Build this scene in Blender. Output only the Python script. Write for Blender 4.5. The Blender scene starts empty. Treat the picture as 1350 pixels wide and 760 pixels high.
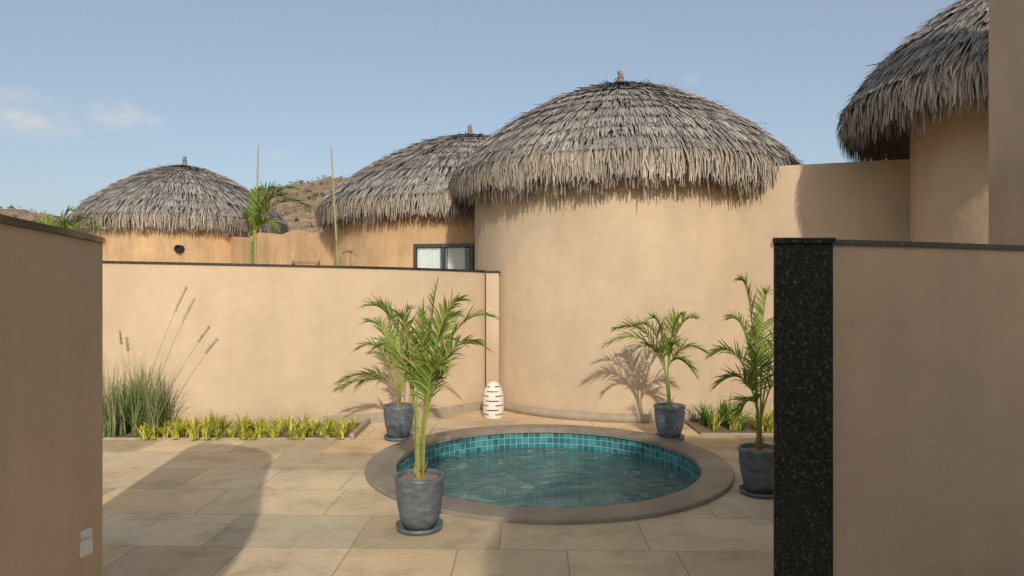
import bpy, math, random
from mathutils import Vector, noise
random.seed(7)
R=random.random
def U(a,b): return a+(b-a)*R()
S=bpy.context.scene
S.view_settings.view_transform='Standard'; S.view_settings.look='None'; S.view_settings.exposure=0

# ---------------------------------------------------------------- materials
def mat(name):
    m=bpy.data.materials.new(name); m.use_nodes=True
    nt=m.node_tree; b=nt.nodes['Principled BSDF']; return m,nt,b
def N(nt,t,**k):
    n=nt.nodes.new(t)
    for a,v in k.items(): setattr(n,a,v)
    return n
def ramp(nt,stops):
    r=nt.nodes.new('ShaderNodeValToRGB'); e=r.color_ramp.elements
    while len(e)<len(stops): e.new(0.5)
    for i,(p,c) in enumerate(stops):
        e[i].position=p; e[i].color=(*c,1)
    return r
def mixc(nt,bt,fac,a,b):
    m=nt.nodes.new('ShaderNodeMix'); m.data_type='RGBA'; m.blend_type=bt
    for s,v in ((0,fac),(6,a),(7,b)):
        if isinstance(v,(int,float)): m.inputs[s].default_value=v
        elif isinstance(v,tuple): m.inputs[s].default_value=(*v,1)
        else: nt.links.new(v,m.inputs[s])
    return m.outputs[2]
def bump(nt,b,h,strength,dist=0.01):
    n=N(nt,'ShaderNodeBump'); n.inputs['Strength'].default_value=strength; n.inputs['Distance'].default_value=dist
    nt.links.new(h,n.inputs['Height']); nt.links.new(n.outputs[0],b.inputs['Normal']); return n
def objco(nt): return N(nt,'ShaderNodeTexCoord').outputs['Object']
def noi(nt,co,scale,detail=4,rough=.55,sc=None):
    if sc:
        mp=N(nt,'ShaderNodeMapping'); mp.inputs['Scale'].default_value=sc; nt.links.new(co,mp.inputs[0]); co=mp.outputs[0]
    n=N(nt,'ShaderNodeTexNoise'); n.inputs['Scale'].default_value=scale; n.inputs['Detail'].default_value=detail; n.inputs['Roughness'].default_value=rough
    nt.links.new(co,n.inputs['Vector']); return n.outputs['Fac']

def stucco(name,c,var=.09,rough_b=.35,dirt=.14):
    m,nt,b=mat(name); co=objco(nt)
    d=tuple(x*(1-var) for x in c); l=tuple(min(1,x*(1+var)) for x in c)
    n1=noi(nt,co,1.1,6,.6); r1=ramp(nt,[(.3,d),(.7,l)]); nt.links.new(n1,r1.inputs[0])
    n2=noi(nt,co,1.0,4,.6,(4,4,.55)); r2=ramp(nt,[(.35,(1-dirt*.6,)*3),(.6,(1,1,1))]); nt.links.new(n2,r2.inputs[0])
    col=mixc(nt,'MULTIPLY',.6,r1.outputs[0],r2.outputs[0])
    n4=noi(nt,co,45,3); r4=ramp(nt,[(.3,(.96,)*3),(.7,(1.03,)*3)]); nt.links.new(n4,r4.inputs[0])
    col=mixc(nt,'MULTIPLY',1.0,col,r4.outputs[0])
    n7=noi(nt,co,5,5,.65); r7=ramp(nt,[(.3,(.955,.95,.94)),(.7,(1.03,)*3)]); nt.links.new(n7,r7.inputs[0])
    col=mixc(nt,'MULTIPLY',1.0,col,r7.outputs[0])
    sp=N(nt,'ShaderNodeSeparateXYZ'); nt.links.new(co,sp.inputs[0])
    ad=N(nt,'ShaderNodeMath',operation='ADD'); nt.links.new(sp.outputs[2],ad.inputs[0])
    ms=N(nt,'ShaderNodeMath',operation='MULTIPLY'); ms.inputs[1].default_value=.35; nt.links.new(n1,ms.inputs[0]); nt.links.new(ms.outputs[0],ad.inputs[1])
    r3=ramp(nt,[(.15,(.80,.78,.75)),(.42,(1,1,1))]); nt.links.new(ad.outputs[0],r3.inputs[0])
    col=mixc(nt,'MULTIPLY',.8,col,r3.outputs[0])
    nt.links.new(col,b.inputs['Base Color']); b.inputs['Roughness'].default_value=.9; b.inputs['Specular IOR Level'].default_value=.2
    n3=noi(nt,co,6,9,.6); bump(nt,b,n3,rough_b,.035); return m
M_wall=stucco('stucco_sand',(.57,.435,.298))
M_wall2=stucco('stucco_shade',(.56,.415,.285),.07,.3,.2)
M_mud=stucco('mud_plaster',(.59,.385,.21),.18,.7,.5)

def granite():
    m,nt,b=mat('black_granite'); co=objco(nt)
    v=N(nt,'ShaderNodeTexVoronoi'); v.inputs['Scale'].default_value=150; nt.links.new(co,v.inputs['Vector'])
    n=noi(nt,co,55,5,.7); r=ramp(nt,[(.46,(.012,.014,.014)),(.58,(.03,.034,.032)),(.68,(.10,.105,.095))]); nt.links.new(n,r.inputs[0])
    r2=ramp(nt,[(.0,(.22,.22,.20)),(.20,(0,0,0))]); nt.links.new(v.outputs['Distance'],r2.inputs[0])
    n5=noi(nt,co,20,2); r5=ramp(nt,[(.46,(0,0,0)),(.6,(.7,.7,.7))]); nt.links.new(n5,r5.inputs[0])
    w=mixc(nt,'MULTIPLY',1.0,r2.outputs[0],r5.outputs[0])
    nt.links.new(mixc(nt,'ADD',1.0,r.outputs[0],w),b.inputs['Base Color']); b.inputs['Roughness'].default_value=.2
    return m
M_gran=granite()

def thatch(name):
    m,nt,b=mat(name); a=N(nt,'ShaderNodeVertexColor'); a.layer_name='Col'
    co=objco(nt); n=noi(nt,co,30,4); r=ramp(nt,[(.3,(.75,)*3),(.7,(1.15,)*3)]); nt.links.new(n,r.inputs[0])
    n2=noi(nt,co,1.3,3); r2=ramp(nt,[(.35,(.84,.83,.84)),(.65,(1.08,1.06,1.04))]); nt.links.new(n2,r2.inputs[0])
    c=mixc(nt,'MULTIPLY',1.0,a.outputs[0],r.outputs[0]); c=mixc(nt,'MULTIPLY',1.0,c,r2.outputs[0])
    nt.links.new(c,b.inputs['Base Color']); b.inputs['Roughness'].default_value=.8; b.inputs['Specular IOR Level'].default_value=.3
    return m
M_thatch=thatch('palm_thatch')
def plain(name,c,rough=.7,var=.15,scale=12,metal=0,bs=0,spec=.5):
    m,nt,b=mat(name); co=objco(nt); n=noi(nt,co,scale,5)
    r=ramp(nt,[(.3,tuple(x*(1-var) for x in c)),(.7,tuple(x*(1+var) for x in c))]); nt.links.new(n,r.inputs[0])
    nt.links.new(r.outputs[0],b.inputs['Base Color']); b.inputs['Roughness'].default_value=rough; b.inputs['Metallic'].default_value=metal
    b.inputs['Specular IOR Level'].default_value=spec
    if bs: bump(nt,b,noi(nt,co,scale*3,6),bs,.01)
    return m
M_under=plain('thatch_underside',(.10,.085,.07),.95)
def leafmat(name,tl=.3):
    m,nt,b=mat(name); a=N(nt,'ShaderNodeVertexColor'); a.layer_name='Col'
    nt.links.new(a.outputs[0],b.inputs['Base Color']); b.inputs['Roughness'].default_value=.42; b.inputs['Specular IOR Level'].default_value=.4
    t=N(nt,'ShaderNodeBsdfTranslucent'); nt.links.new(a.outputs[0],t.inputs[0])
    ms=N(nt,'ShaderNodeMixShader'); ms.inputs[0].default_value=tl
    nt.links.new(b.outputs[0],ms.inputs[1]); nt.links.new(t.outputs[0],ms.inputs[2])
    nt.links.new(ms.outputs[0],nt.nodes['Material Output'].inputs[0]); return m
M_leaf=leafmat('leaf')
def potmat():
    m,nt,b=mat('grey_ceramic'); co=objco(nt)
    n=noi(nt,co,14,6,.65,(1,1,2.2)); r=ramp(nt,[(.3,(.065,.08,.095)),(.55,(.12,.14,.16)),(.75,(.21,.225,.235))]); nt.links.new(n,r.inputs[0])
    nt.links.new(r.outputs[0],b.inputs['Base Color']); b.inputs['Roughness'].default_value=.45
    bump(nt,b,noi(nt,co,40,5),.3,.006); return m
M_pot=potmat()
M_soil=plain('soil',(.22,.155,.10),.95,.35,30,bs=.9)
M_coco=plain('coco_mulch',(.36,.24,.13),.95,.35,60,bs=.9)
M_stonekerb=plain('kerb_stone',(.35,.285,.21),.8,.18,8,bs=.3)
M_white=plain('white_stoneware',(.74,.69,.60),.6,.05,20)
M_dark=plain('dark_cavity',(.02,.017,.014),.9)
M_frame=plain('window_frame',(.05,.04,.035),.4)
M_curt=plain('curtain',(.80,.82,.78),.8,.05)
M_bamboo=plain('bamboo',(.46,.42,.20),.6,.2,9)
M_wood=plain('weathered_wood',(.28,.18,.10),.8,.3,9)
M_plastic=plain('white_plastic',(.66,.64,.60),.4,.03)
M_thatch_b=plain('rope',(.2,.16,.11),.9)

def paving():
    m,nt,b=mat('slate_paving'); co=objco(nt)
    mp=N(nt,'ShaderNodeMapping'); mp.inputs['Location'].default_value=(.18,.02,0); mp.inputs['Rotation'].default_value=(0,0,math.radians(1.5)); nt.links.new(co,mp.inputs[0])
    dn=N(nt,'ShaderNodeTexNoise'); dn.inputs['Scale'].default_value=6; nt.links.new(co,dn.inputs['Vector'])
    vs=N(nt,'ShaderNodeVectorMath',operation='MULTIPLY_ADD'); vs.inputs[1].default_value=(.014,.014,0); nt.links.new(dn.outputs['Color'],vs.inputs[0]); nt.links.new(mp.outputs[0],vs.inputs[2])
    br=N(nt,'ShaderNodeTexBrick'); br.offset=.38; br.offset_frequency=2; br.squash=.72; br.squash_frequency=3
    for k,v in (('Color1',(0,0,0,1)),('Color2',(1,1,1,1)),('Mortar',(.5,.5,.5,1)),('Scale',1),('Mortar Size',.004),('Mortar Smooth',.4),('Brick Width',.92),('Row Height',.6)): br.inputs[k].default_value=v
    nt.links.new(vs.outputs[0],br.inputs['Vector'])
    r=ramp(nt,[(0,(.52,.41,.265)),(.2,(.70,.57,.385)),(.4,(.76,.55,.335)),(.55,(.60,.51,.35)),(.72,(.50,.375,.235)),(.85,(.80,.64,.43)),(1,(.68,.49,.295))]); nt.links.new(br.outputs['Color'],r.inputs[0])
    n1=noi(nt,co,2.4,9,.68); r1=ramp(nt,[(.30,(.70,.67,.61)),(.5,(1,1,1)),(.72,(1.1,1.06,.98))]); nt.links.new(n1,r1.inputs[0])
    n2=noi(nt,co,22,6,.7,(1,1.8,1)); r2=ramp(nt,[(.3,(.86,)*3),(.7,(1.08,)*3)]); nt.links.new(n2,r2.inputs[0])
    n6=noi(nt,co,.7,4); r6=ramp(nt,[(.35,(.84,.82,.78)),(.65,(1.06,1.05,1.03))]); nt.links.new(n6,r6.inputs[0])
    c=mixc(nt,'MULTIPLY',1.0,r.outputs[0],r1.outputs[0]); c=mixc(nt,'MULTIPLY',1.0,c,r2.outputs[0]); c=mixc(nt,'MULTIPLY',1.0,c,r6.outputs[0])
    c=mixc(nt,'MIX',br.outputs['Fac'],c,(.33,.255,.17))
    nt.links.new(c,b.inputs['Base Color']); b.inputs['Roughness'].default_value=.7; b.inputs['Specular IOR Level'].default_value=.3
    bw=N(nt,'ShaderNodeMath',operation='MULTIPLY_ADD'); bw.inputs[1].default_value=-1.2; nt.links.new(br.outputs['Fac'],bw.inputs[0]); nt.links.new(n1,bw.inputs[2])
    bump(nt,b,bw.outputs[0],.4,.018); return m
M_pave=paving()
def tile(name,bs,cols,grout,rough=.15):
    m,nt,b=mat(name); uv=N(nt,'ShaderNodeUVMap').outputs[0]
    br=N(nt,'ShaderNodeTexBrick'); br.offset=0
    for k,v in (('Color1',(0,0,0,1)),('Color2',(1,1,1,1)),('Mortar',(.5,.5,.5,1)),('Scale',1),('Mortar Size',.0024),('Mortar Smooth',.1),('Brick Width',bs),('Row Height',bs)): br.inputs[k].default_value=v
    nt.links.new(uv,br.inputs['Vector']); r=ramp(nt,cols); nt.links.new(br.outputs['Color'],r.inputs[0])
    c=mixc(nt,'MIX',br.outputs['Fac'],r.outputs[0],grout); nt.links.new(c,b.inputs['Base Color']); b.inputs['Roughness'].default_value=rough
    return m
M_tile=tile('pool_tile',.068,[(0,(.018,.115,.135)),(.5,(.03,.18,.20)),(1,(.06,.27,.285))],(.34,.43,.40))
def copingmat():
    m,nt,b=mat('coping_stone'); uv=N(nt,'ShaderNodeUVMap').outputs[0]; co=objco(nt)
    br=N(nt,'ShaderNodeTexBrick'); br.offset=0
    for k,v in (('Color1',(0,0,0,1)),('Color2',(1,1,1,1)),('Mortar',(.5,.5,.5,1)),('Scale',1),('Mortar Size',.003),('Brick Width',.62),('Row Height',3.)): br.inputs[k].default_value=v
    nt.links.new(uv,br.inputs['Vector']); r=ramp(nt,[(0,(.25,.21,.165)),(1,(.31,.265,.21))]); nt.links.new(br.outputs['Color'],r.inputs[0])
    n=noi(nt,co,60,5,.7); r2=ramp(nt,[(.3,(.74,)*3),(.7,(1.2,)*3)]); nt.links.new(n,r2.inputs[0])
    n3=noi(nt,co,3,6,.7); r3=ramp(nt,[(.3,(.68,.69,.70)),(.7,(1.16,1.13,1.1))]); nt.links.new(n3,r3.inputs[0])
    c=mixc(nt,'MULTIPLY',1.0,r.outputs[0],r2.outputs[0]); c=mixc(nt,'MULTIPLY',1.0,c,r3.outputs[0]); c=mixc(nt,'MIX',br.outputs['Fac'],c,(.15,.13,.105))
    nt.links.new(c,b.inputs['Base Color']); b.inputs['Roughness'].default_value=.5; bump(nt,b,n,.2,.006); return m
M_cop=copingmat()
def watermat():
    m=bpy.data.materials.new('pool_water'); m.use_nodes=True; nt=m.node_tree; nt.nodes.clear()
    co=objco(nt); out=N(nt,'ShaderNodeOutputMaterial')
    d=N(nt,'ShaderNodeTexNoise'); d.inputs['Scale'].default_value=2.8; d.inputs['Detail'].default_value=6; d.inputs['Distortion'].default_value=2.0; d.inputs['Roughness'].default_value=.6
    nt.links.new(co,d.inputs['Vector'])
    bm=N(nt,'ShaderNodeBump'); bm.inputs['Strength'].default_value=.9; bm.inputs['Distance'].default_value=.10; nt.links.new(d.outputs[0],bm.inputs['Height'])
    g=N(nt,'ShaderNodeBsdfGlossy'); g.inputs['Roughness'].default_value=.03; g.inputs['Color'].default_value=(1,1,1,1); nt.links.new(bm.outputs[0],g.inputs['Normal'])
    t=N(nt,'ShaderNodeBsdfTransparent'); t.inputs[0].default_value=(.76,.90,.88,1)
    df=N(nt,'ShaderNodeBsdfDiffuse')
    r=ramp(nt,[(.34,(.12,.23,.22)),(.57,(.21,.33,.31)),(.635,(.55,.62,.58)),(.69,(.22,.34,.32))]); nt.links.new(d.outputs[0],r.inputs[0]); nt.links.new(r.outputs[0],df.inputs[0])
    nt.links.new(bm.outputs[0],df.inputs['Normal'])
    m0=N(nt,'ShaderNodeMixShader'); m0.inputs[0].default_value=.45; nt.links.new(t.outputs[0],m0.inputs[1]); nt.links.new(df.outputs[0],m0.inputs[2])
    f=N(nt,'ShaderNodeFresnel'); f.inputs[0].default_value=1.45; nt.links.new(bm.outputs[0],f.inputs['Normal'])
    ms=N(nt,'ShaderNodeMixShader'); nt.links.new(f.outputs[0],ms.inputs[0]); nt.links.new(m0.outputs[0],ms.inputs[1]); nt.links.new(g.outputs[0],ms.inputs[2])
    nt.links.new(ms.outputs[0],out.inputs[0]); return m
M_water=watermat()
def floormat():
    m,nt,b=mat('pool_floor'); co=objco(nt)
    n=N(nt,'ShaderNodeTexNoise'); n.inputs['Scale'].default_value=2.6; n.inputs['Detail'].default_value=4; n.inputs['Distortion'].default_value=2.2; nt.links.new(co,n.inputs['Vector'])
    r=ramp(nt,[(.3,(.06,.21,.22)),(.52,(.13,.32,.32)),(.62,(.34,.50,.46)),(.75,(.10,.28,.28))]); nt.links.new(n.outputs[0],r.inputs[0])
    nt.links.new(r.outputs[0],b.inputs['Base Color']); b.inputs['Roughness'].default_value=.6; return m
M_floor=floormat()
def hillmat():
    m,nt,b=mat('hill_scrub'); co=objco(nt)
    n=noi(nt,co,.06,7,.65); r=ramp(nt,[(.32,(.24,.15,.085)),(.5,(.35,.215,.12)),(.68,(.45,.285,.165))]); nt.links.new(n,r.inputs[0])
    n2=noi(nt,co,.35,5,.7); r2=ramp(nt,[(.50,(0,0,0)),(.60,(1,1,1))]); nt.links.new(n2,r2.inputs[0])
    c=mixc(nt,'MIX',r2.outputs[0],r.outputs[0],(.19,.14,.075))
    c=mixc(nt,'MIX',.08,c,(.5,.5,.5))
    nt.links.new(c,b.inputs['Base Color']); b.inputs['Roughness'].default_value=1; bump(nt,b,n,1,6.0); return m
M_hill=hillmat()
M_ground=plain('dry_earth',(.36,.28,.19),.95,.2,.6,bs=.3)

# ---------------------------------------------------------------- mesh helpers
def empty(name,loc=(0,0,0)):
    e=bpy.data.objects.new(name,None); e.location=loc; S.collection.objects.link(e); return e
def mk(name,v,f,m,parent=None,smooth=False,cols=None,uvs=None):
    me=bpy.data.meshes.new(name); me.from_pydata(v,[],f); me.update()
    if cols is not None:
        ca=me.color_attributes.new('Col','FLOAT_COLOR','POINT')
        flat=[]
        for c in cols: flat+= [c[0],c[1],c[2],1]
        ca.data.foreach_set('color',flat)
    if uvs is not None:
        ul=me.uv_layers.new(name='UVMap'); k=0
        for p in me.polygons:
            for li in p.loop_indices: ul.data[li].uv=uvs[k]; k+=1
    o=bpy.data.objects.new(name,me); S.collection.objects.link(o)
    me.materials.append(m)
    if smooth: me.polygons.foreach_set('use_smooth',[True]*len(me.polygons))
    if parent: o.parent=parent
    return o
def lathe(name,prof,c,m,seg=64,parent=None,smooth=True,closed=False):
    v=[];f=[];uv=[]; n=len(prof); L=[0]
    for i in range(1,n): L.append(L[-1]+math.dist(prof[i],prof[i-1]))
    for s in range(seg):
        a=2*math.pi*s/seg
        for r,z in prof: v.append((c[0]+r*math.cos(a),c[1]+r*math.sin(a),c[2]+z))
    rr=max(p[0] for p in prof)
    for s in range(seg):
        s2=(s+1)%seg
        for i in range(n if closed else n-1):
            j=(i+1)%n
            f.append((s*n+i,s2*n+i,s2*n+j,s*n+j))
            u0=s/seg*2*math.pi*rr; u1=(s+1)/seg*2*math.pi*rr; l1=L[j] if j else L[-1]
            uv+=[(u0,L[i]),(u1,L[i]),(u1,l1),(u0,l1)]
    return mk(name,v,f,m,parent,smooth,uvs=uv)
def box(name,x0,x1,y0,y1,z0,z1,m,parent=None,bev=0,rot=None):
    cx,cy,cz=(x0+x1)/2,(y0+y1)/2,(z0+z1)/2; a,b,c=(x1-x0)/2,(y1-y0)/2,(z1-z0)/2
    v=[(sx*a,sy*b,sz*c) for sx in(-1,1) for sy in(-1,1) for sz in(-1,1)]
    f=[(0,1,3,2),(4,6,7,5),(0,4,5,1),(2,3,7,6),(0,2,6,4),(1,5,7,3)]
    o=mk(name,v,f,m,parent); o.location=(cx,cy,cz)
    if rot: o.rotation_euler=(0,0,rot)
    if bev:
        md=o.modifiers.new('b','BEVEL'); md.width=bev; md.segments=2
    return o
def prism(name,P,z0,z1,m,parent,bev=.004):
    n=len(P); v=[(x,y,z0) for x,y in P]+[(x,y,z1) for x,y in P]
    f=[tuple(reversed(range(n))),tuple(range(n,2*n))]+[(i,(i+1)%n,n+(i+1)%n,n+i) for i in range(n)]
    o=mk(name,v,f,m,parent); md=o.modifiers.new('b','BEVEL'); md.width=bev; md.segments=2; return o
def catmull(P,n=10):
    out=[]; Q=[P[0]]+P+[P[-1]]
    for i in range(1,len(Q)-2):
        p0,p1,p2,p3=[Vector(q) for q in Q[i-1:i+3]]
        for k in range(n):
            t=k/n
            out.append(.5*((2*p1)+(p2-p0)*t+(2*p0-5*p1+4*p2-p3)*t*t+(3*p1-p0-3*p2+p3)*t**3))
    out.append(Vector(P[-1])); return out
def ribbon(name,P,o0,o1,z0,ztops,m,parent,smooth=True):
    v=[];f=[];n=len(P)
    for i,p in enumerate(P):
        a=P[max(0,i-1)];b=P[min(n-1,i+1)]; t=Vector((b[0]-a[0],b[1]-a[1])).normalized(); nn=Vector((-t.y,t.x))
        zt=ztops[i] if isinstance(ztops,list) else ztops
        zb=z0[i] if isinstance(z0,list) else z0
        for o,z in ((o0,zb),(o0,zt),(o1,zt),(o1,zb)): v.append((p[0]+nn.x*o,p[1]+nn.y*o,z))
    for i in range(n-1):
        for k in range(4):
            j=(k+1)%4; f.append((i*4+k,i*4+j,(i+1)*4+j,(i+1)*4+k))
    f.append((3,2,1,0)); f.append(tuple((n-1)*4+k for k in range(4)))
    o=mk(name,v,f,m,parent)
    if smooth:
        for p in o.data.polygons: p.use_smooth=True
        o.data.set_sharp_from_angle(angle=math.radians(35))
    return o

# ---------------------------------------------------------------- ground with pool hole
PC=(.32,6.24); 
def polar_ground():
    v=[];f=[];seg=96; rad=[1.45,2.5,5,12,40,150,600,4000]
    for r in rad:
        for s in range(seg):
            a=2*math.pi*s/seg; v.append((PC[0]+r*math.cos(a),PC[1]+r*math.sin(a),-.006))
    for i in range(len(rad)-1):
        for s in range(seg): 
            s2=(s+1)%seg; f.append((i*seg+s,(i+1)*seg+s,(i+1)*seg+s2,i*seg+s2))
    mk('ground',v,f,M_ground)
polar_ground()
def paving_sheet():
    v=[];f=[];seg=192; x0,x1,y0,y1=-7.5,4.6,-7,9.4
    for ring in (0,1):
        for s in range(seg):
            a=2*math.pi*s/seg; c,sn=math.cos(a),math.sin(a)
            if ring==0: r=1.5
            else:
                tx=((x1-PC[0]) if c>0 else (x0-PC[0]))/c if abs(c)>1e-6 else 1e9
                ty=((y1-PC[1]) if sn>0 else (y0-PC[1]))/sn if abs(sn)>1e-6 else 1e9
                r=min(tx,ty)
            v.append((PC[0]+r*c,PC[1]+r*sn,0))
    for s in range(seg): s2=(s+1)%seg; f.append((s,seg+s,seg+s2,s2))
    mk('stone_paving',v,f,M_pave)
paving_sheet()

# ---------------------------------------------------------------- pool
pool=empty('swimming_pool')
lathe('coping',[(1.62,-.01),(1.63,.0),(1.63,.022),(1.62,.032),(1.375,.032),(1.36,.022),(1.36,-.01),(1.375,-.01)],(*PC,0),M_cop,128,pool)
bpy.data.objects['coping'].data.set_sharp_from_angle(angle=math.radians(40))
lathe('tile_wall',[(1.385,.0),(1.385,-.9)],(*PC,0),M_tile,128,pool)
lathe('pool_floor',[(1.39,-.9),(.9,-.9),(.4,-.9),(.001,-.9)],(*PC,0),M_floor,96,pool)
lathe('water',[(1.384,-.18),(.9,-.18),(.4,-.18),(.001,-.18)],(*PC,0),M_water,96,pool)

# ---------------------------------------------------------------- walls
cw=empty('compound_wall')
P=catmull([(-8.5,7.3),(-4.55,7.6),(-3.3,7.75),(-2.2,7.95),(-1.35,8.22),(-.78,8.6),(-.36,9.02)],8)
def ztop(p): return 1.81+.07*max(0,min(1,(-.4-p[0])/4.2))
zt=[ztop(p) for p in P]
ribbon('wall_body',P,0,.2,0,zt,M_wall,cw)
ribbon('wall_coping',P,-.02,.22,[z+.001 for z in zt],[z+.024 for z in zt],M_gran,cw)
Pk=[p for p in P if p[0]>-2.3]
ribbon('skirting',Pk,-.025,-.002,0,.11,M_stonekerb,cw)
box('end_pier',-.34,-.17,8.94,9.35,0,1.80,M_wall,cw,.006)
box('pier_coping',-.355,-.155,8.92,9.37,1.802,1.826,M_gran,cw,.004)

lw=empty('curved_wall')
P=catmull([(-1.05,-3),(-1.10,-1),(-1.17,.4),(-1.32,1.3),(-1.575,2.1),(-1.74,2.72),(-1.89,3.15),(-2.25,3.47),(-2.75,3.62)],10)
ribbon('wall_body',P,0,.22,0,1.80,M_wall2,lw)
ribbon('wall_coping',P,-.012,.232,1.801,1.825,M_gran,lw)
sk=empty('wall_socket',(-1.765,2.80,.55)); sk.rotation_euler=(0,0,math.radians(72-180))
box('plate',-.04,.04,-.012,.012,-.055,.055,M_plastic,sk,.004)
box('cover',-.03,.03,-.028,-.012,-.045,.02,M_plastic,sk,.005)
for c in sk.children: c.location.y*=-1

rw=empty('curved_wall')
P=catmull([(1.43,3.09),(2.0,3.28),(2.68,3.55),(3.4,3.75),(4.4,3.9)],10)
ribbon('wall_body',P,0,.22,0,1.795,M_wall2,rw)
ribbon('wall_coping',P,-.014,.234,1.796,1.820,M_gran,rw)
prism('granite_end',[(1.165,3.04),(1.432,3.04),(1.425,3.33),(1.275,3.33)],0,1.797,M_gran,rw)
prism('granite_cap',[(1.155,3.025),(1.437,3.025),(1.432,3.345),(1.265,3.345)],1.798,1.824,M_gran,rw)
box('edge_strip',1.4325,1.442,3.065,3.11,0,1.79,M_stonekerb,rw)

kw=empty('link_wall')
P=catmull([(2.3,8.72),(2.85,8.42),(3.6,8.15),(4.45,7.88),(4.9,7.75)],8)
ribbon('wall_body',P,0,.2,0,3.08,M_wall,kw)
tw=empty('villa_wall')
box('wall_body',3.90,4.14,4.9,5.6,0,4.9,M_wall2,tw,.02)
box('parapet_cap',3.87,4.17,4.87,5.63,4.902,4.96,M_gran,tw,.01)

# ---------------------------------------------------------------- thatched huts
PROF=[(0,1.0),(.12,.985),(.22,.95),(.34,.88),(.46,.80),(.60,.68),(.72,.565),(.84,.425),(.93,.29),(1.0,.15)]
def prof(t,Re,H):
    x=t*(len(PROF)-1); i=min(int(x),len(PROF)-2); k=x-i
    r=PROF[i][0]*(1-k)+PROF[i+1][0]*k; z=PROF[i][1]*(1-k)+PROF[i+1][1]*k
    return r*Re,z*H
def tcol(dark=1):
    b=random.gauss(.37,.07)*dark; b=max(.12,min(.58,b)); w=U(-.012,.025)
    return (b*1.03+w,b*.955+w*.4,b*.865-w*.3)
def hut(cx,cy,Rw,Re,zE,H,wallm,dens=1.0,skirt=True,seed=1):
    random.seed(seed)
    e=empty('thatched_hut')
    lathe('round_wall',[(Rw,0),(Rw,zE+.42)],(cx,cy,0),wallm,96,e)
    if skirt: lathe('skirting',[(Rw+.001,.0),(Rw+.03,0),(Rw+.03,.10),(Rw+.001,.105)],(cx,cy,0),M_stonekerb,96,e)
    pr=[prof(i/20,Re*.98,H) for i in range(21)]; pr=[(max(r,.001),z-.035) for r,z in pr]
    pr+= [(Re*.95,H*.15-.17),(Rw-.1,H*.15+.1)]
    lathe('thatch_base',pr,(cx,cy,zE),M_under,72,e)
    v=[];f=[];cols=[]
    def strip(a0,a1,pts,w,c):
        n=len(pts); b=len(v)
        for i,(r,z) in enumerate(pts):
            k=i/(n-1); a=a0+(a1-a0)*k; ww=w*(1-.75*k**2.5)/2
            tx,ty=-math.sin(a),math.cos(a); x=cx+r*math.cos(a); y=cy+r*math.sin(a)
            tw=U(-.004,.004)
            v.append((x-tx*ww,y-ty*ww,zE+z+tw)); v.append((x+tx*ww,y+ty*ww,zE+z-tw))
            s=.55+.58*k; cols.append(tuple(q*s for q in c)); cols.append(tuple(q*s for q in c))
        for i in range(n-1): f.append((b+2*i,b+2*i+1,b+2*i+3,b+2*i+2))
    NC=13
    for k in range(NC):
        te=(k+1.2)/(NC+.2); 
        r,_=prof(te,Re,H); n=int(2*math.pi*r/.0105*dens)+30
        tier=U(.88,1.1)
        for s in range(n):
            a=2*math.pi*R(); wob=.018*noise.noise((math.cos(a)*r*1.3,math.sin(a)*r*1.3,seed+k*3.1)); te2=min(1.0,te+wob+random.gauss(0,.007)); L=U(.095,.14); t0=max(0,te2-L)
            lift=U(.035,.062)
            if R()<.05: lift*=1.7
            pts=[]
            for q in (0,.5,1):
                t=t0+(te2-t0)*q; rr,zz=prof(t,Re,H); pts.append((max(.03,rr+lift*q*.5),zz+lift*q*.75-.012))
            da=random.gauss(0,.018)/max(r,.35)*1.8
            if R()<.02: da*=5; pts[2]=(pts[2][0]+.03,pts[2][1]+.045)
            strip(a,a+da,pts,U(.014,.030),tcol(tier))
    for layer,(rr0,n,l0,l1) in enumerate([(Re*.99,1900,.26,.37),(Re*.955,1300,.28,.40),(Re*.90,600,.26,.42),(Re*1.005,900,.12,.28)]):
        for s in range(int(n*dens*Re/2.5)):
            a=2*math.pi*R(); L=U(l0,l1)*(1.0+.30*noise.noise((a*2.2*Re,seed,layer*.3))) ; z0=H*.15+U(-.01,.05)-(.05 if layer in(1,2) else 0)
            out=U(.02,.07)
            if R()<.04: L*=1.25
            pts=[(rr0-.05,z0+.06),(rr0+out*.6,z0-L*.4),(rr0+out*.75,z0-L)]
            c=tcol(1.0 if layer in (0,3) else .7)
            c=(c[0]*1.05,c[1]*.98,c[2]*.89)
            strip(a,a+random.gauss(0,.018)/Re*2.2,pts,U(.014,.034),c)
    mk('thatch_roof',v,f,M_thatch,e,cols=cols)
    v=[];f=[];cols=[]
    fz=H-.03
    for s in range(110):
        a=2*math.pi*R(); z1=fz+U(.20,.27); c=tcol(.8)
        strip(a,a+U(-.3,.3),[(.03,z1),(.035+U(0,.012),fz+.15),(U(.06,.085),fz+.06),(U(.14,.26),fz-.02)],U(.022,.035),c)
    for s in range(40):
        a=2*math.pi*R(); strip(a,a+U(-.5,.5),[(.03,fz+.21),(.04,fz+.24),(U(.0,.06),fz+U(.26,.31))],.03,tcol(.8))
    mk('finial',v,f,M_thatch,e,cols=cols)
    lathe('finial_core',[(.001,.26),(.035,.25),(.03,.13),(.07,.04),(.16,-.06)],(cx,cy,zE+fz),M_under,16,e)
    lathe('finial_binding',[(.042,.21),(.052,.198),(.052,.18),(.042,.168)],(cx,cy,zE+fz),M_thatch_b,16,e)
    return e
h1=hut(1.64,10.3,2.2,2.54,2.91,1.70,M_wall,1.1,True,3)
h2=hut(-.86,14.0,2.7,3.02,2.82,1.86,M_mud,.75,False,4)
h3=hut(-8.25,17.2,2.2,2.47,2.95,1.70,M_mud,.65,False,5)
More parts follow.
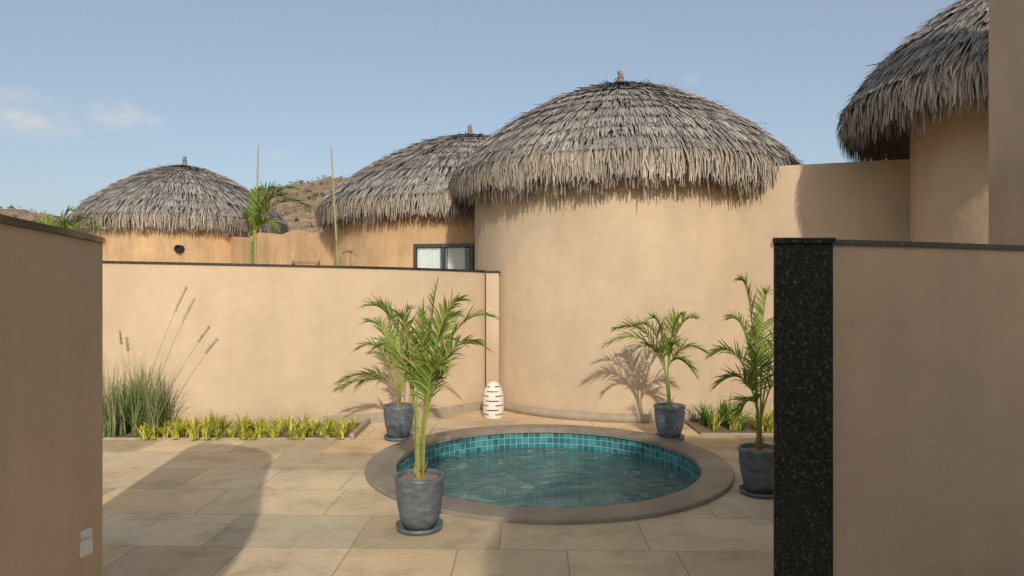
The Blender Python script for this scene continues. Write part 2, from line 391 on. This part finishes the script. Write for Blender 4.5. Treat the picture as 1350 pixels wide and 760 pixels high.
h4=hut(5.93,7.0,1.6,2.30,3.27,1.80,M_wall,1.1,False,6)
h5_occluder=hut(2.98,-1.2,2.05,2.45,2.45,1.85,M_wall2,.4,False,8)  # unseen hut behind the camera, added to shade the foreground and right wall

win=empty('window'); win.location=(-1.13,11.27,1.80); win.rotation_euler=(0,0,math.radians(-6)); win.parent=h2
for n,x0,x1,z0,z1 in (('frame_left',-.5,-.45,-.5,.53),('frame_right',.45,.5,-.5,.53),('frame_mid',-.02,.02,-.5,.47),('frame_top',-.45,.45,.47,.53),('frame_sill',-.45,.45,-.55,-.5)):
    box(n,x0,x1,-.05,.05,z0,z1,M_frame,win,.004)
def curtain(name,xa,xb):
    v=[];f=[];n=60
    for i in range(n+1):
        x=xa+(xb-xa)*i/n; y=.012+.016*math.sin(i*.95)+.004*math.sin(i*2.3); v+=[(x,y,-.5),(x,y,.47)]
    for i in range(n): f.append((2*i,2*i+2,2*i+3,2*i+1))
    mk(name,v,f,M_curt,win,True)
curtain('curtain_left',-.44,-.06); curtain('curtain_right',.07,.36)
box('dark_interior',-.45,.45,.032,.036,-.5,.47,M_dark,win)
mg,ntg,bg=mat('window_glass'); bg.inputs['Base Color'].default_value=(.5,.65,.68,1); bg.inputs['Roughness'].default_value=.05; bg.inputs['Alpha'].default_value=.15
box('pane_left',-.44,-.03,-.022,-.016,-.49,.46,mg,win); box('pane_right',.03,.44,-.022,-.016,-.49,.46,mg,win)
vt=empty('vent_pipe',(-7.38,15.12,2.47)); vt.parent=h3
o=lathe('pipe',[(.001,-.02),(.06,-.02),(.063,.05),(.085,.05),(.085,-.08)],(0,0,0),M_dark,24,vt); o.rotation_euler=(math.radians(90),0,math.radians(-5))
mw=empty('mud_wall')
P=catmull([(-6.6,15.9),(-5.4,14.6),(-4.2,13.8),(-3.2,13.3)],6)
zs=[2.74+.05*math.sin(i*1.3) for i in range(len(P))]
ribbon('wall_body',P,0,.35,0,zs,M_mud,mw)
lwd=empty('wooden_crate',(-3.3,10.9,0))
for i in range(4): box('slat_%d'%i,-.22,.22,-.012,.012,1.79+i*.065,1.83+i*.065,M_wood,lwd,.003)
for x in (-.2,.2): box('post',x-.02,x+.02,.013,.05,0,2.04,M_wood,lwd,.003)

# ---------------------------------------------------------------- hills
def hills():
    prof_px=[(-2500,330),(-900,300),(-300,285),(0,276),(60,279),(85,283),(130,270),(250,256),(330,246),(400,237),(450,229),(500,222),(560,226),(640,262),(760,300),(1000,320),(2400,335)]
    v=[];f=[];nc=700;nr=22
    for i in range(nc):
        a=math.radians(-72+144*i/(nc-1)); 
        px=675+900*math.tan(a)
        for k in range(len(prof_px)-1):
            if prof_px[k][0]<=px<=prof_px[k+1][0]:
                u=(px-prof_px[k][0])/(prof_px[k+1][0]-prof_px[k][0]); y=prof_px[k][1]*(1-u)+prof_px[k+1][1]*u; break
        else: y=332
        top=(380-y)/900*(150+9*(nr-6))+1.6
        for j in range(nr):
            d=150+9*j
            s=min(1,j/(nr-6)); hz=top*(s**.8)*(1 if j<=nr-6 else .97**(j-nr+6))
            X=d*math.tan(a); hz+=noise.fractal(Vector((X*.05,d*.05,1.3)),.8,2.1,6)*3.2*s
            v.append((X,d,hz-.5))
    for i in range(nc-1):
        for j in range(nr-1): f.append((i*nr+j,(i+1)*nr+j,(i+1)*nr+j+1,i*nr+j+1))
    mk('hills',v,f,M_hill,smooth=True)
    bv=[];bf=[];bc=[]
    random.seed(55)
    for q in range(4200):
        i=random.randrange(int(nc*.12),int(nc*.80)); j=random.randrange(4,nr)
        x,y,z=v[i*nr+j]; x+=U(-2,2); s=U(.4,1.2)
        c=random.choice([(.12,.13,.05),(.17,.14,.06),(.22,.16,.08),(.09,.11,.045)])
        for t in range(7):
            ox,oy,oz=x+U(-.6,.6)*s,y+U(-.6,.6)*s,z+U(.2,1.1)*s
            b=len(bv); 
            for w in range(3): bv.append((ox+U(-.6,.6)*s,oy+U(-.5,.5)*s,oz+U(-.5,.6)*s)); bc.append(tuple(k*U(.7,1.3) for k in c))
            bf.append((b,b+1,b+2))
    mk('hill_scrub',bv,bf,M_leaf,cols=bc)
hills()

# ---------------------------------------------------------------- vegetation
class G:
    def __init__(s): s.v=[];s.f=[];s.c=[]
    def blade(s,pts,w,c,side=None,tipk=1.0):
        n=len(pts); b=len(s.v)
        for i,p in enumerate(pts):
            k=i/(n-1); ww=w*(math.sin(math.pi*(.18+.82*k)**.75) if tipk else 1-k)*.5+.0004
            t=(pts[min(i+1,n-1)]-pts[max(i-1,0)])
            sd=side if side is not None else t.cross(Vector((0,0,1)))
            if sd.length<1e-5: sd=Vector((1,0,0))
            sd=sd.normalized()
            s.v+= [tuple(p-sd*ww),tuple(p+sd*ww)]; s.c+=[c,c]
        for i in range(n-1): s.f.append((b+2*i,b+2*i+1,b+2*i+3,b+2*i+2))
    def tube(s,pts,r0,r1,c,seg=6):
        n=len(pts); b=len(s.v)
        for i,p in enumerate(pts):
            k=i/(n-1); r=r0*(1-k)+r1*k; t=(pts[min(i+1,n-1)]-pts[max(i-1,0)]).normalized()
            a=t.cross(Vector((0,1,.01))).normalized(); bb=t.cross(a)
            for q in range(seg):
                an=2*math.pi*q/seg; s.v.append(tuple(p+(a*math.cos(an)+bb*math.sin(an))*r)); s.c.append(c)
        for i in range(n-1):
            for q in range(seg): q2=(q+1)%seg; s.f.append((b+i*seg+q,b+i*seg+q2,b+(i+1)*seg+q2,b+(i+1)*seg+q))
    def make(s,name,parent=None,m=None): return mk(name,s.v,s.f,m or M_leaf,parent,cols=s.c)
def gcol(w=0):
    k=R(); b=U(.7,1.25)*(1+w)
    if k<.07: return (.42*b,.33*b,.12*b)
    if k<.55: return (.28*b,.36*b,.055*b)
    return (.15*b,.245*b,.045*b)
def frond(g,b,t,arch,leafL=.24,start=.3,n=26,lw=.02,warm=0):
    b=Vector(b);t=Vector(t); h=t-b
    c=b+Vector((h.x*.3,h.y*.3,0)); c.z=max(b.z,t.z)+arch if arch>0 else b.z+h.z*.6
    def q(u): return b*(1-u)**2+c*2*u*(1-u)+t*u*u
    pts=[q(i/16) for i in range(17)]
    g.tube(pts,.0075,.0018,(.40,.42,.10),5)
    roll=U(-.5,.5)
    for i in range(n):
        u=start+(1-start)*(i+.3)/n
        p=q(u); T=(q(min(1,u+.02))-q(u-.02)).normalized()
        side=T.cross(Vector((0,0,1))); side=(side if side.length>.05 else Vector((1,0,0))).normalized(); up=side.cross(T).normalized()
        side=(side*math.cos(roll)+up*math.sin(roll)).normalized(); up=side.cross(T).normalized()
        k=(u-start)/(1-start); Ll=leafL*(.55+.75*math.sin(math.pi*min(1,(k*.85+.18))))*U(.8,1.12)*(1-.35*k)
        for sg in (-1,1):
            if R()<.05: continue
            d=(T*(.75+.5*k)+side*sg*(.8-.3*k)+up*U(.15,.5)).normalized(); g_=Vector((0,0,-1))
            droop=U(.08,.55)
            P_=[p+d*Ll*s_+g_*droop*Ll*s_*s_ for s_ in (0,.33,.66,1)]
            g.blade(P_,lw*U(.75,1.2),gcol(warm),side=(T*.8-side*sg*.35+up*U(-.5,.5)))
    g.blade([t,t+T*leafL*.3,t+T*leafL*.55-Vector((0,0,.02))],lw,gcol())
def pot(x,y,s=1.0):
    e=empty('planter_pot')
    pr=[(.001,.012),(.085,.012),(.105,.02),(.125,.07),(.145,.15),(.158,.25),(.160,.315),(.166,.33),(.168,.35),(.160,.358),(.146,.356),(.142,.34),(.14,.31)]
    lathe('pot_body',[(r*s,z*s) for r,z in pr],(x,y,.004),M_pot,48,e)
    lathe('saucer',[(.001,.004),(.12,.004),(.14,.012),(.152,.035),(.158,.036),(.15,.004),(.12,.0005)],(x,y,.003),M_pot,48,e)
    lathe('potting_mulch',[(.143*s,.325*s),(.07,.335*s),(.001,.34*s)],(x,y,.004),M_coco,32,e)
    return e
def palm(name,x,y,z0,canes,fronds,leafL=.24,cane_h=.3,lw=.02,n=26,lean=0,cr=.011):
    g=G(); tops=[]
    for i in range(canes):
        a=U(0,6.28); r=U(.008,.028); bx,by=x+r*math.cos(a),y+r*math.sin(a)
        hx,hy=x+lean+r*1.5*math.cos(a),y+r*1.5*math.sin(a); hh=cane_h*U(.75,1.15)
        pts=[Vector((bx+(hx-bx)*k,by+(hy-by)*k,z0-.03+hh*k)) for k in (0,.25,.5,.75,1)]
        cc=U(.75,1.1)
        g.tube(pts,cr,cr*.7,(.36*cc,.40*cc,.11*cc),7); tops.append(pts[-1])
        for k in (1,2,3): 
            p=pts[k]+Vector((0,0,U(-.02,.02))); g.tube([p-Vector((0,0,.003)),p+Vector((0,0,.003))],cr*1.12,cr*1.12,(.27,.25,.11),7)
        # dry sheath at the foot
        for q in range(3): g.blade([pts[0]+Vector((U(-.01,.01),U(-.01,.01),0)),pts[0]+Vector((U(-.02,.02),U(-.02,.02),.07)),pts[0]+Vector((U(-.05,.05),U(-.05,.05),U(.10,.17)))],.014,(.36,.26,.13))
    for j,(dx,dy,tz,arch) in enumerate(fronds):
        bt=min(tops,key=lambda q:abs((q.x-x-lean)*4-dx)+R()*.08)
        frond(g,bt,(x+dx,y+dy,tz),arch,leafL,.20,n,lw)
    return g.make(name)
random.seed(21)
pot(-.615,4.54); pot(-1.2,7.24); pot(1.67,7.24); pot(1.93,5.31)
palm('areca_palm',-.615,4.54,.34,7,[(.50,.05,1.40,.14),(.10,.1,1.60,0),(.30,-.05,1.52,.02),(-.36,.05,1.48,.06),(-.30,.1,1.20,.12),(.22,.25,1.42,.05),(.43,-.1,1.22,.16),(-.14,-.1,1.42,.02),(.16,-.2,1.10,.06),(.02,.0,1.46,.0)],.20,.42,.0145,32)
palm('areca_palm',-1.2,7.24,.34,6,[(-.70,.1,.50,.25),(-.60,-.2,.62,.22),(-.36,.1,1.24,.08),(-.20,-.1,1.42,.04),(.12,.0,1.38,.02),(.50,.1,1.20,.16),(.70,.0,1.0,.26),(-.45,.1,.95,.18),(.50,-.2,.75,.22)],.24,.22,.017,28)
palm('areca_palm',1.67,7.24,.34,4,[(-.68,.0,1.00,.28),(-.57,.1,1.16,.16),(-.44,-.15,.92,.24),(-.18,.0,1.28,.04),(.12,.0,1.31,.03),(.32,.1,1.28,.06),(.38,.0,.92,.18),(.24,-.1,.70,.24),(-.30,.15,1.20,.08),(.05,-.2,1.0,.1)],.22,.38,.0165,30,-.04)
palm('areca_palm',1.93,5.31,.34,6,[(-.15,.0,1.66,.02),(-.36,.05,1.08,.16),(-.34,-.05,.86,.18),(.05,.0,1.56,.02),(.3,.1,1.25,.1),(-.20,.1,1.36,.05),(.36,.0,.95,.16),(-.06,-.1,1.32,.0),(-.22,-.15,.66,.15)],.20,.34,.015,30)
def stake(x0,z0,x1,z1,y):
    g=G(); g.tube([Vector((x0,y,z0)),Vector(((x0+x1)/2+.02,y,(z0+z1)/2)),Vector((x1,y,z1))],.020,.010,(.50,.46,.22),7); g.make('bamboo_stake')
stake(-3.70,0,-3.57,3.60,9.6); stake(-2.40,0,-2.57,3.6,9.7)
palm('young_palm',-3.66,9.6,1.6,3,[(.52,.0,2.85,.22),(.80,.1,2.74,.34),(.36,.0,2.98,.14),(.40,-.2,2.45,.24),(-.08,0,2.6,.02),(.74,.1,2.95,.30),(.1,.1,3.0,.02)],.27,.7,.020,30,0,.02)
palm('young_palm',-2.43,9.7,1.2,2,[(-.1,.0,2.25,.02),(.15,.05,2.1,.05)],.12,.9,.014,10)
palm('young_palm',-5.95,8.9,.9,3,[(.45,.0,2.50,.12),(.62,.0,2.38,.16),(.15,.1,2.62,.05),(-.3,0,2.45,.1),(.3,-.2,2.4,.12)],.22,1.2,.018,24)

def bed(name,x0,x1,y0,y1):
    e=empty(name); n=24; v=[];f=[]
    for i in range(n+1):
        for j in range(7):
            x=x0+(x1-x0)*i/n; y=y0+(y1-y0)*j/6; v.append((x,y,.016+.014*noise.noise((x*4,y*4,0))))
    for i in range(n):
        for j in range(6): f.append((i*7+j,(i+1)*7+j,(i+1)*7+j+1,i*7+j+1))
    mk('bed_soil',v,f,M_soil,e,True)
    return e
b1=bed('planting_bed',-7.2,-1.72,7.22,8.0)
box('kerb_front',-7.2,-1.70,7.19,7.22,0,.022,M_stonekerb,b1,.004); box('kerb_end',-1.72,-1.67,7.222,8.1,0,.06,M_stonekerb,b1,.006)
b2=bed('planting_bed',2.05,4.0,7.45,8.6)
box('kerb_front',2.05,4.0,7.42,7.45,0,.022,M_stonekerb,b2,.004)
def tuft(g,x,y,n,h,spread,w,colf,z=.02):
    for i in range(n):
        a=U(0,6.283); hh=h*U(.55,1.1); sp=spread*U(.2,1.1); bx=x+U(-.03,.03); by=y+U(-.03,.03)
        pts=[Vector((bx+math.cos(a)*sp*k**1.7,by+math.sin(a)*sp*k**1.7,z+hh*(k-.35*k*k*k*(sp/spread)))) for k in (0,.25,.5,.75,1)]
        g.blade(pts,w*U(.7,1.2),colf())
def yel():
    b=U(.7,1.2); return (.62*b,.57*b,.09*b) if R()<.72 else (.28*b,.37*b,.07*b)
def grs():
    b=U(.6,1.3); return (.19*b,.28*b,.095*b) if R()<.62 else (.38*b,.38*b,.19*b)
g=G(); x=-3.95
while x<-1.72:
    for y in (7.18,7.28,7.42,7.6):
        if R()<.08: continue
        s=U(.65,1.4); tuft(g,x+U(-.07,.07),y+U(-.05,.05),int(U(14,24)),U(.14,.21)*s,U(.13,.21)*s,.02,yel)
    x+=.12
g.make('variegated_border_plants')
g=G()
for i in range(34): tuft(g,U(-4.9,-3.75),U(7.25,7.6),30,U(.45,1.05),U(.20,.58),.009,grs)
for (bx,tx,tz,k0) in ((-4.05,-3.55,1.60,.82),(-3.85,-3.3,1.17,.84),(-4.2,-4.28,1.12,.86)):
    pts=[Vector((bx+(tx-bx)*k**1.5,7.45,.1+(tz-.1)*k)) for k in [i/10 for i in range(11)]]
    g.tube(pts,.004,.002,(.42,.40,.20),4)
    for i in range(150):
        k=U(k0,1.0); q=Vector((bx+(tx-bx)*k**1.5,7.45,.1+(tz-.1)*k)); d=Vector((U(-1,1),U(-1,1),U(.2,1.2))).normalized()
        g.blade([q,q+d*.018,q+d*.036],.004,(.48,.39,.30))
g.make('fountain_grass')
g=G()
for i in range(14): tuft(g,U(2.70,3.35),U(7.45,7.9),24,U(.16,.30),U(.14,.22),.022,yel)
g.make('variegated_border_plants')
def dk():
    b=U(.6,1.3); return (.18*b,.30*b,.07*b)
g=G()
for i in range(8): tuft(g,U(2.2,2.6),U(7.6,7.95),20,U(.25,.50),U(.12,.30),.022,dk)
for i in range(5): tuft(g,U(2.25,2.6),U(7.5,7.8),12,.34,.28,.02,yel)
g.make('shrub')

# ---------------------------------------------------------------- lantern
ln=empty('garden_lantern')
LX,LY=-.23,8.42
def rad(z):
    k=z/.45
    return .132*math.sqrt(max(0,1-((k-.38)/.62)**2.5)) if k>.38 else .132-.018*((.38-k)/.38)**2
nb=8; step=.45/nb
for i in range(nb):
    z0=i*step; z1=z0+step*.74
    if i==nb-1: z1=.4495
    zs=[z0+(z1-z0)*k/7 for k in range(8)]
    outer=[(max(.002,rad(z)),z) for z in zs]; inner=[(max(.001,rad(z)-.018),z-(.006 if i==nb-1 else 0)) for z in reversed(zs)]
    lathe('band_%d'%i,outer+inner,(LX,LY,.005),M_white,40,ln,closed=True).data.set_sharp_from_angle(angle=math.radians(40))
    if i<nb-1:
        za,zb=z1-.002,z0+step+.002; v=[];f=[]
        for q in range(3):
            ac=2*math.pi*q/3+(i%2)*math.pi/3+.4
            for s in range(7):
                a=ac-.34+.68*s/6
                for (rr,zz) in ((rad(za)-.001,za),(rad(zb)-.001,zb),(rad(zb)-.015,zb),(rad(za)-.015,za)): v.append((LX+rr*math.cos(a),LY+rr*math.sin(a),.005+zz))
            b=q*28
            for s in range(6):
                for k in range(4): j=(k+1)%4; f.append((b+s*4+k,b+s*4+j,b+(s+1)*4+j,b+(s+1)*4+k))
            f.append((b,b+1,b+2,b+3)); f.append((b+24,b+25,b+26,b+27))
        mk('rib_%d'%i,v,f,M_white,ln)
lathe('lamp_core',[(.05,.0),(.05,.28),(.001,.31)],(LX,LY,.006),M_wood,20,ln)

# ---------------------------------------------------------------- light, sky, camera
vdir=Vector((-.13,1,-.535)).normalized()
sun=bpy.data.lights.new('sun','SUN'); sun.energy=2.85; sun.angle=math.radians(.8); sun.color=(1,.935,.82)
so=bpy.data.objects.new('sun',sun); so.rotation_euler=vdir.to_track_quat('-Z','Y').to_euler(); so.location=(3,-20,14); S.collection.objects.link(so)
w=bpy.data.worlds.new('World'); S.world=w; w.use_nodes=True; nt=w.node_tree; bg=nt.nodes['Background']
sk=N(nt,'ShaderNodeTexSky'); sk.sky_type='NISHITA'; sk.sun_disc=False; sk.sun_elevation=math.radians(27.9); sk.sun_rotation=math.radians(172.6)
sk.altitude=300; sk.air_density=1.0; sk.dust_density=3.0; sk.ozone_density=1.5
haze=mixc(nt,'MIX',.38,sk.outputs[0],(3.35,3.65,3.75))
tc=N(nt,'ShaderNodeTexCoord').outputs['Generated']
nz=N(nt,'ShaderNodeTexNoise'); nz.inputs['Scale'].default_value=16; nz.inputs['Detail'].default_value=7; nz.inputs['Roughness'].default_value=.6
mp=N(nt,'ShaderNodeMapping'); mp.inputs['Scale'].default_value=(1,1,2.2); nt.links.new(tc,mp.inputs[0]); nt.links.new(mp.outputs[0],nz.inputs['Vector'])
nr=ramp(nt,[(.34,(0,0,0)),(.70,(1,1,1))]); nt.links.new(nz.outputs[0],nr.inputs[0])
acc=None
for px,py,rx,st in ((30,152,.065,.7),(152,150,.040,1.0),(95,173,.02,.5),(365,205,.02,.4),(915,105,.02,.3),(200,160,.02,.4),(1700,120,.1,.5),(-500,100,.12,.5)):
    d=Vector(((px-675)/900,1,(380-py)/900)).normalized()
    sb=N(nt,'ShaderNodeVectorMath',operation='SUBTRACT'); nt.links.new(tc,sb.inputs[0]); sb.inputs[1].default_value=d
    ml=N(nt,'ShaderNodeVectorMath',operation='MULTIPLY'); nt.links.new(sb.outputs[0],ml.inputs[0]); ml.inputs[1].default_value=(1,1,2.0)
    le=N(nt,'ShaderNodeVectorMath',operation='LENGTH'); nt.links.new(ml.outputs[0],le.inputs[0])
    mr=N(nt,'ShaderNodeMapRange'); mr.interpolation_type='SMOOTHSTEP'; mr.inputs[1].default_value=0; mr.inputs[2].default_value=rx*1.25; mr.inputs[3].default_value=st*1.5; mr.inputs[4].default_value=0
    nt.links.new(le.outputs['Value'],mr.inputs[0])
    if acc is None: acc=mr.outputs[0]
    else:
        ad=N(nt,'ShaderNodeMath',operation='MAXIMUM'); nt.links.new(acc,ad.inputs[0]); nt.links.new(mr.outputs[0],ad.inputs[1]); acc=ad.outputs[0]
mu=N(nt,'ShaderNodeMath',operation='MULTIPLY'); mu.use_clamp=True; nt.links.new(acc,mu.inputs[0]); nt.links.new(nr.outputs[0],mu.inputs[1])
cc=mixc(nt,'MIX',mu.outputs[0],haze,(4.6,4.6,4.6))
nt.links.new(cc,bg.inputs[0]); bg.inputs[1].default_value=.145
cam=bpy.data.cameras.new('camera'); cam.lens=24; cam.sensor_width=36; cam.clip_end=6000; cam.clip_start=.05
co=bpy.data.objects.new('camera',cam); co.location=(0,0,1.6); co.rotation_euler=(math.radians(90),0,0); S.collection.objects.link(co); S.camera=co
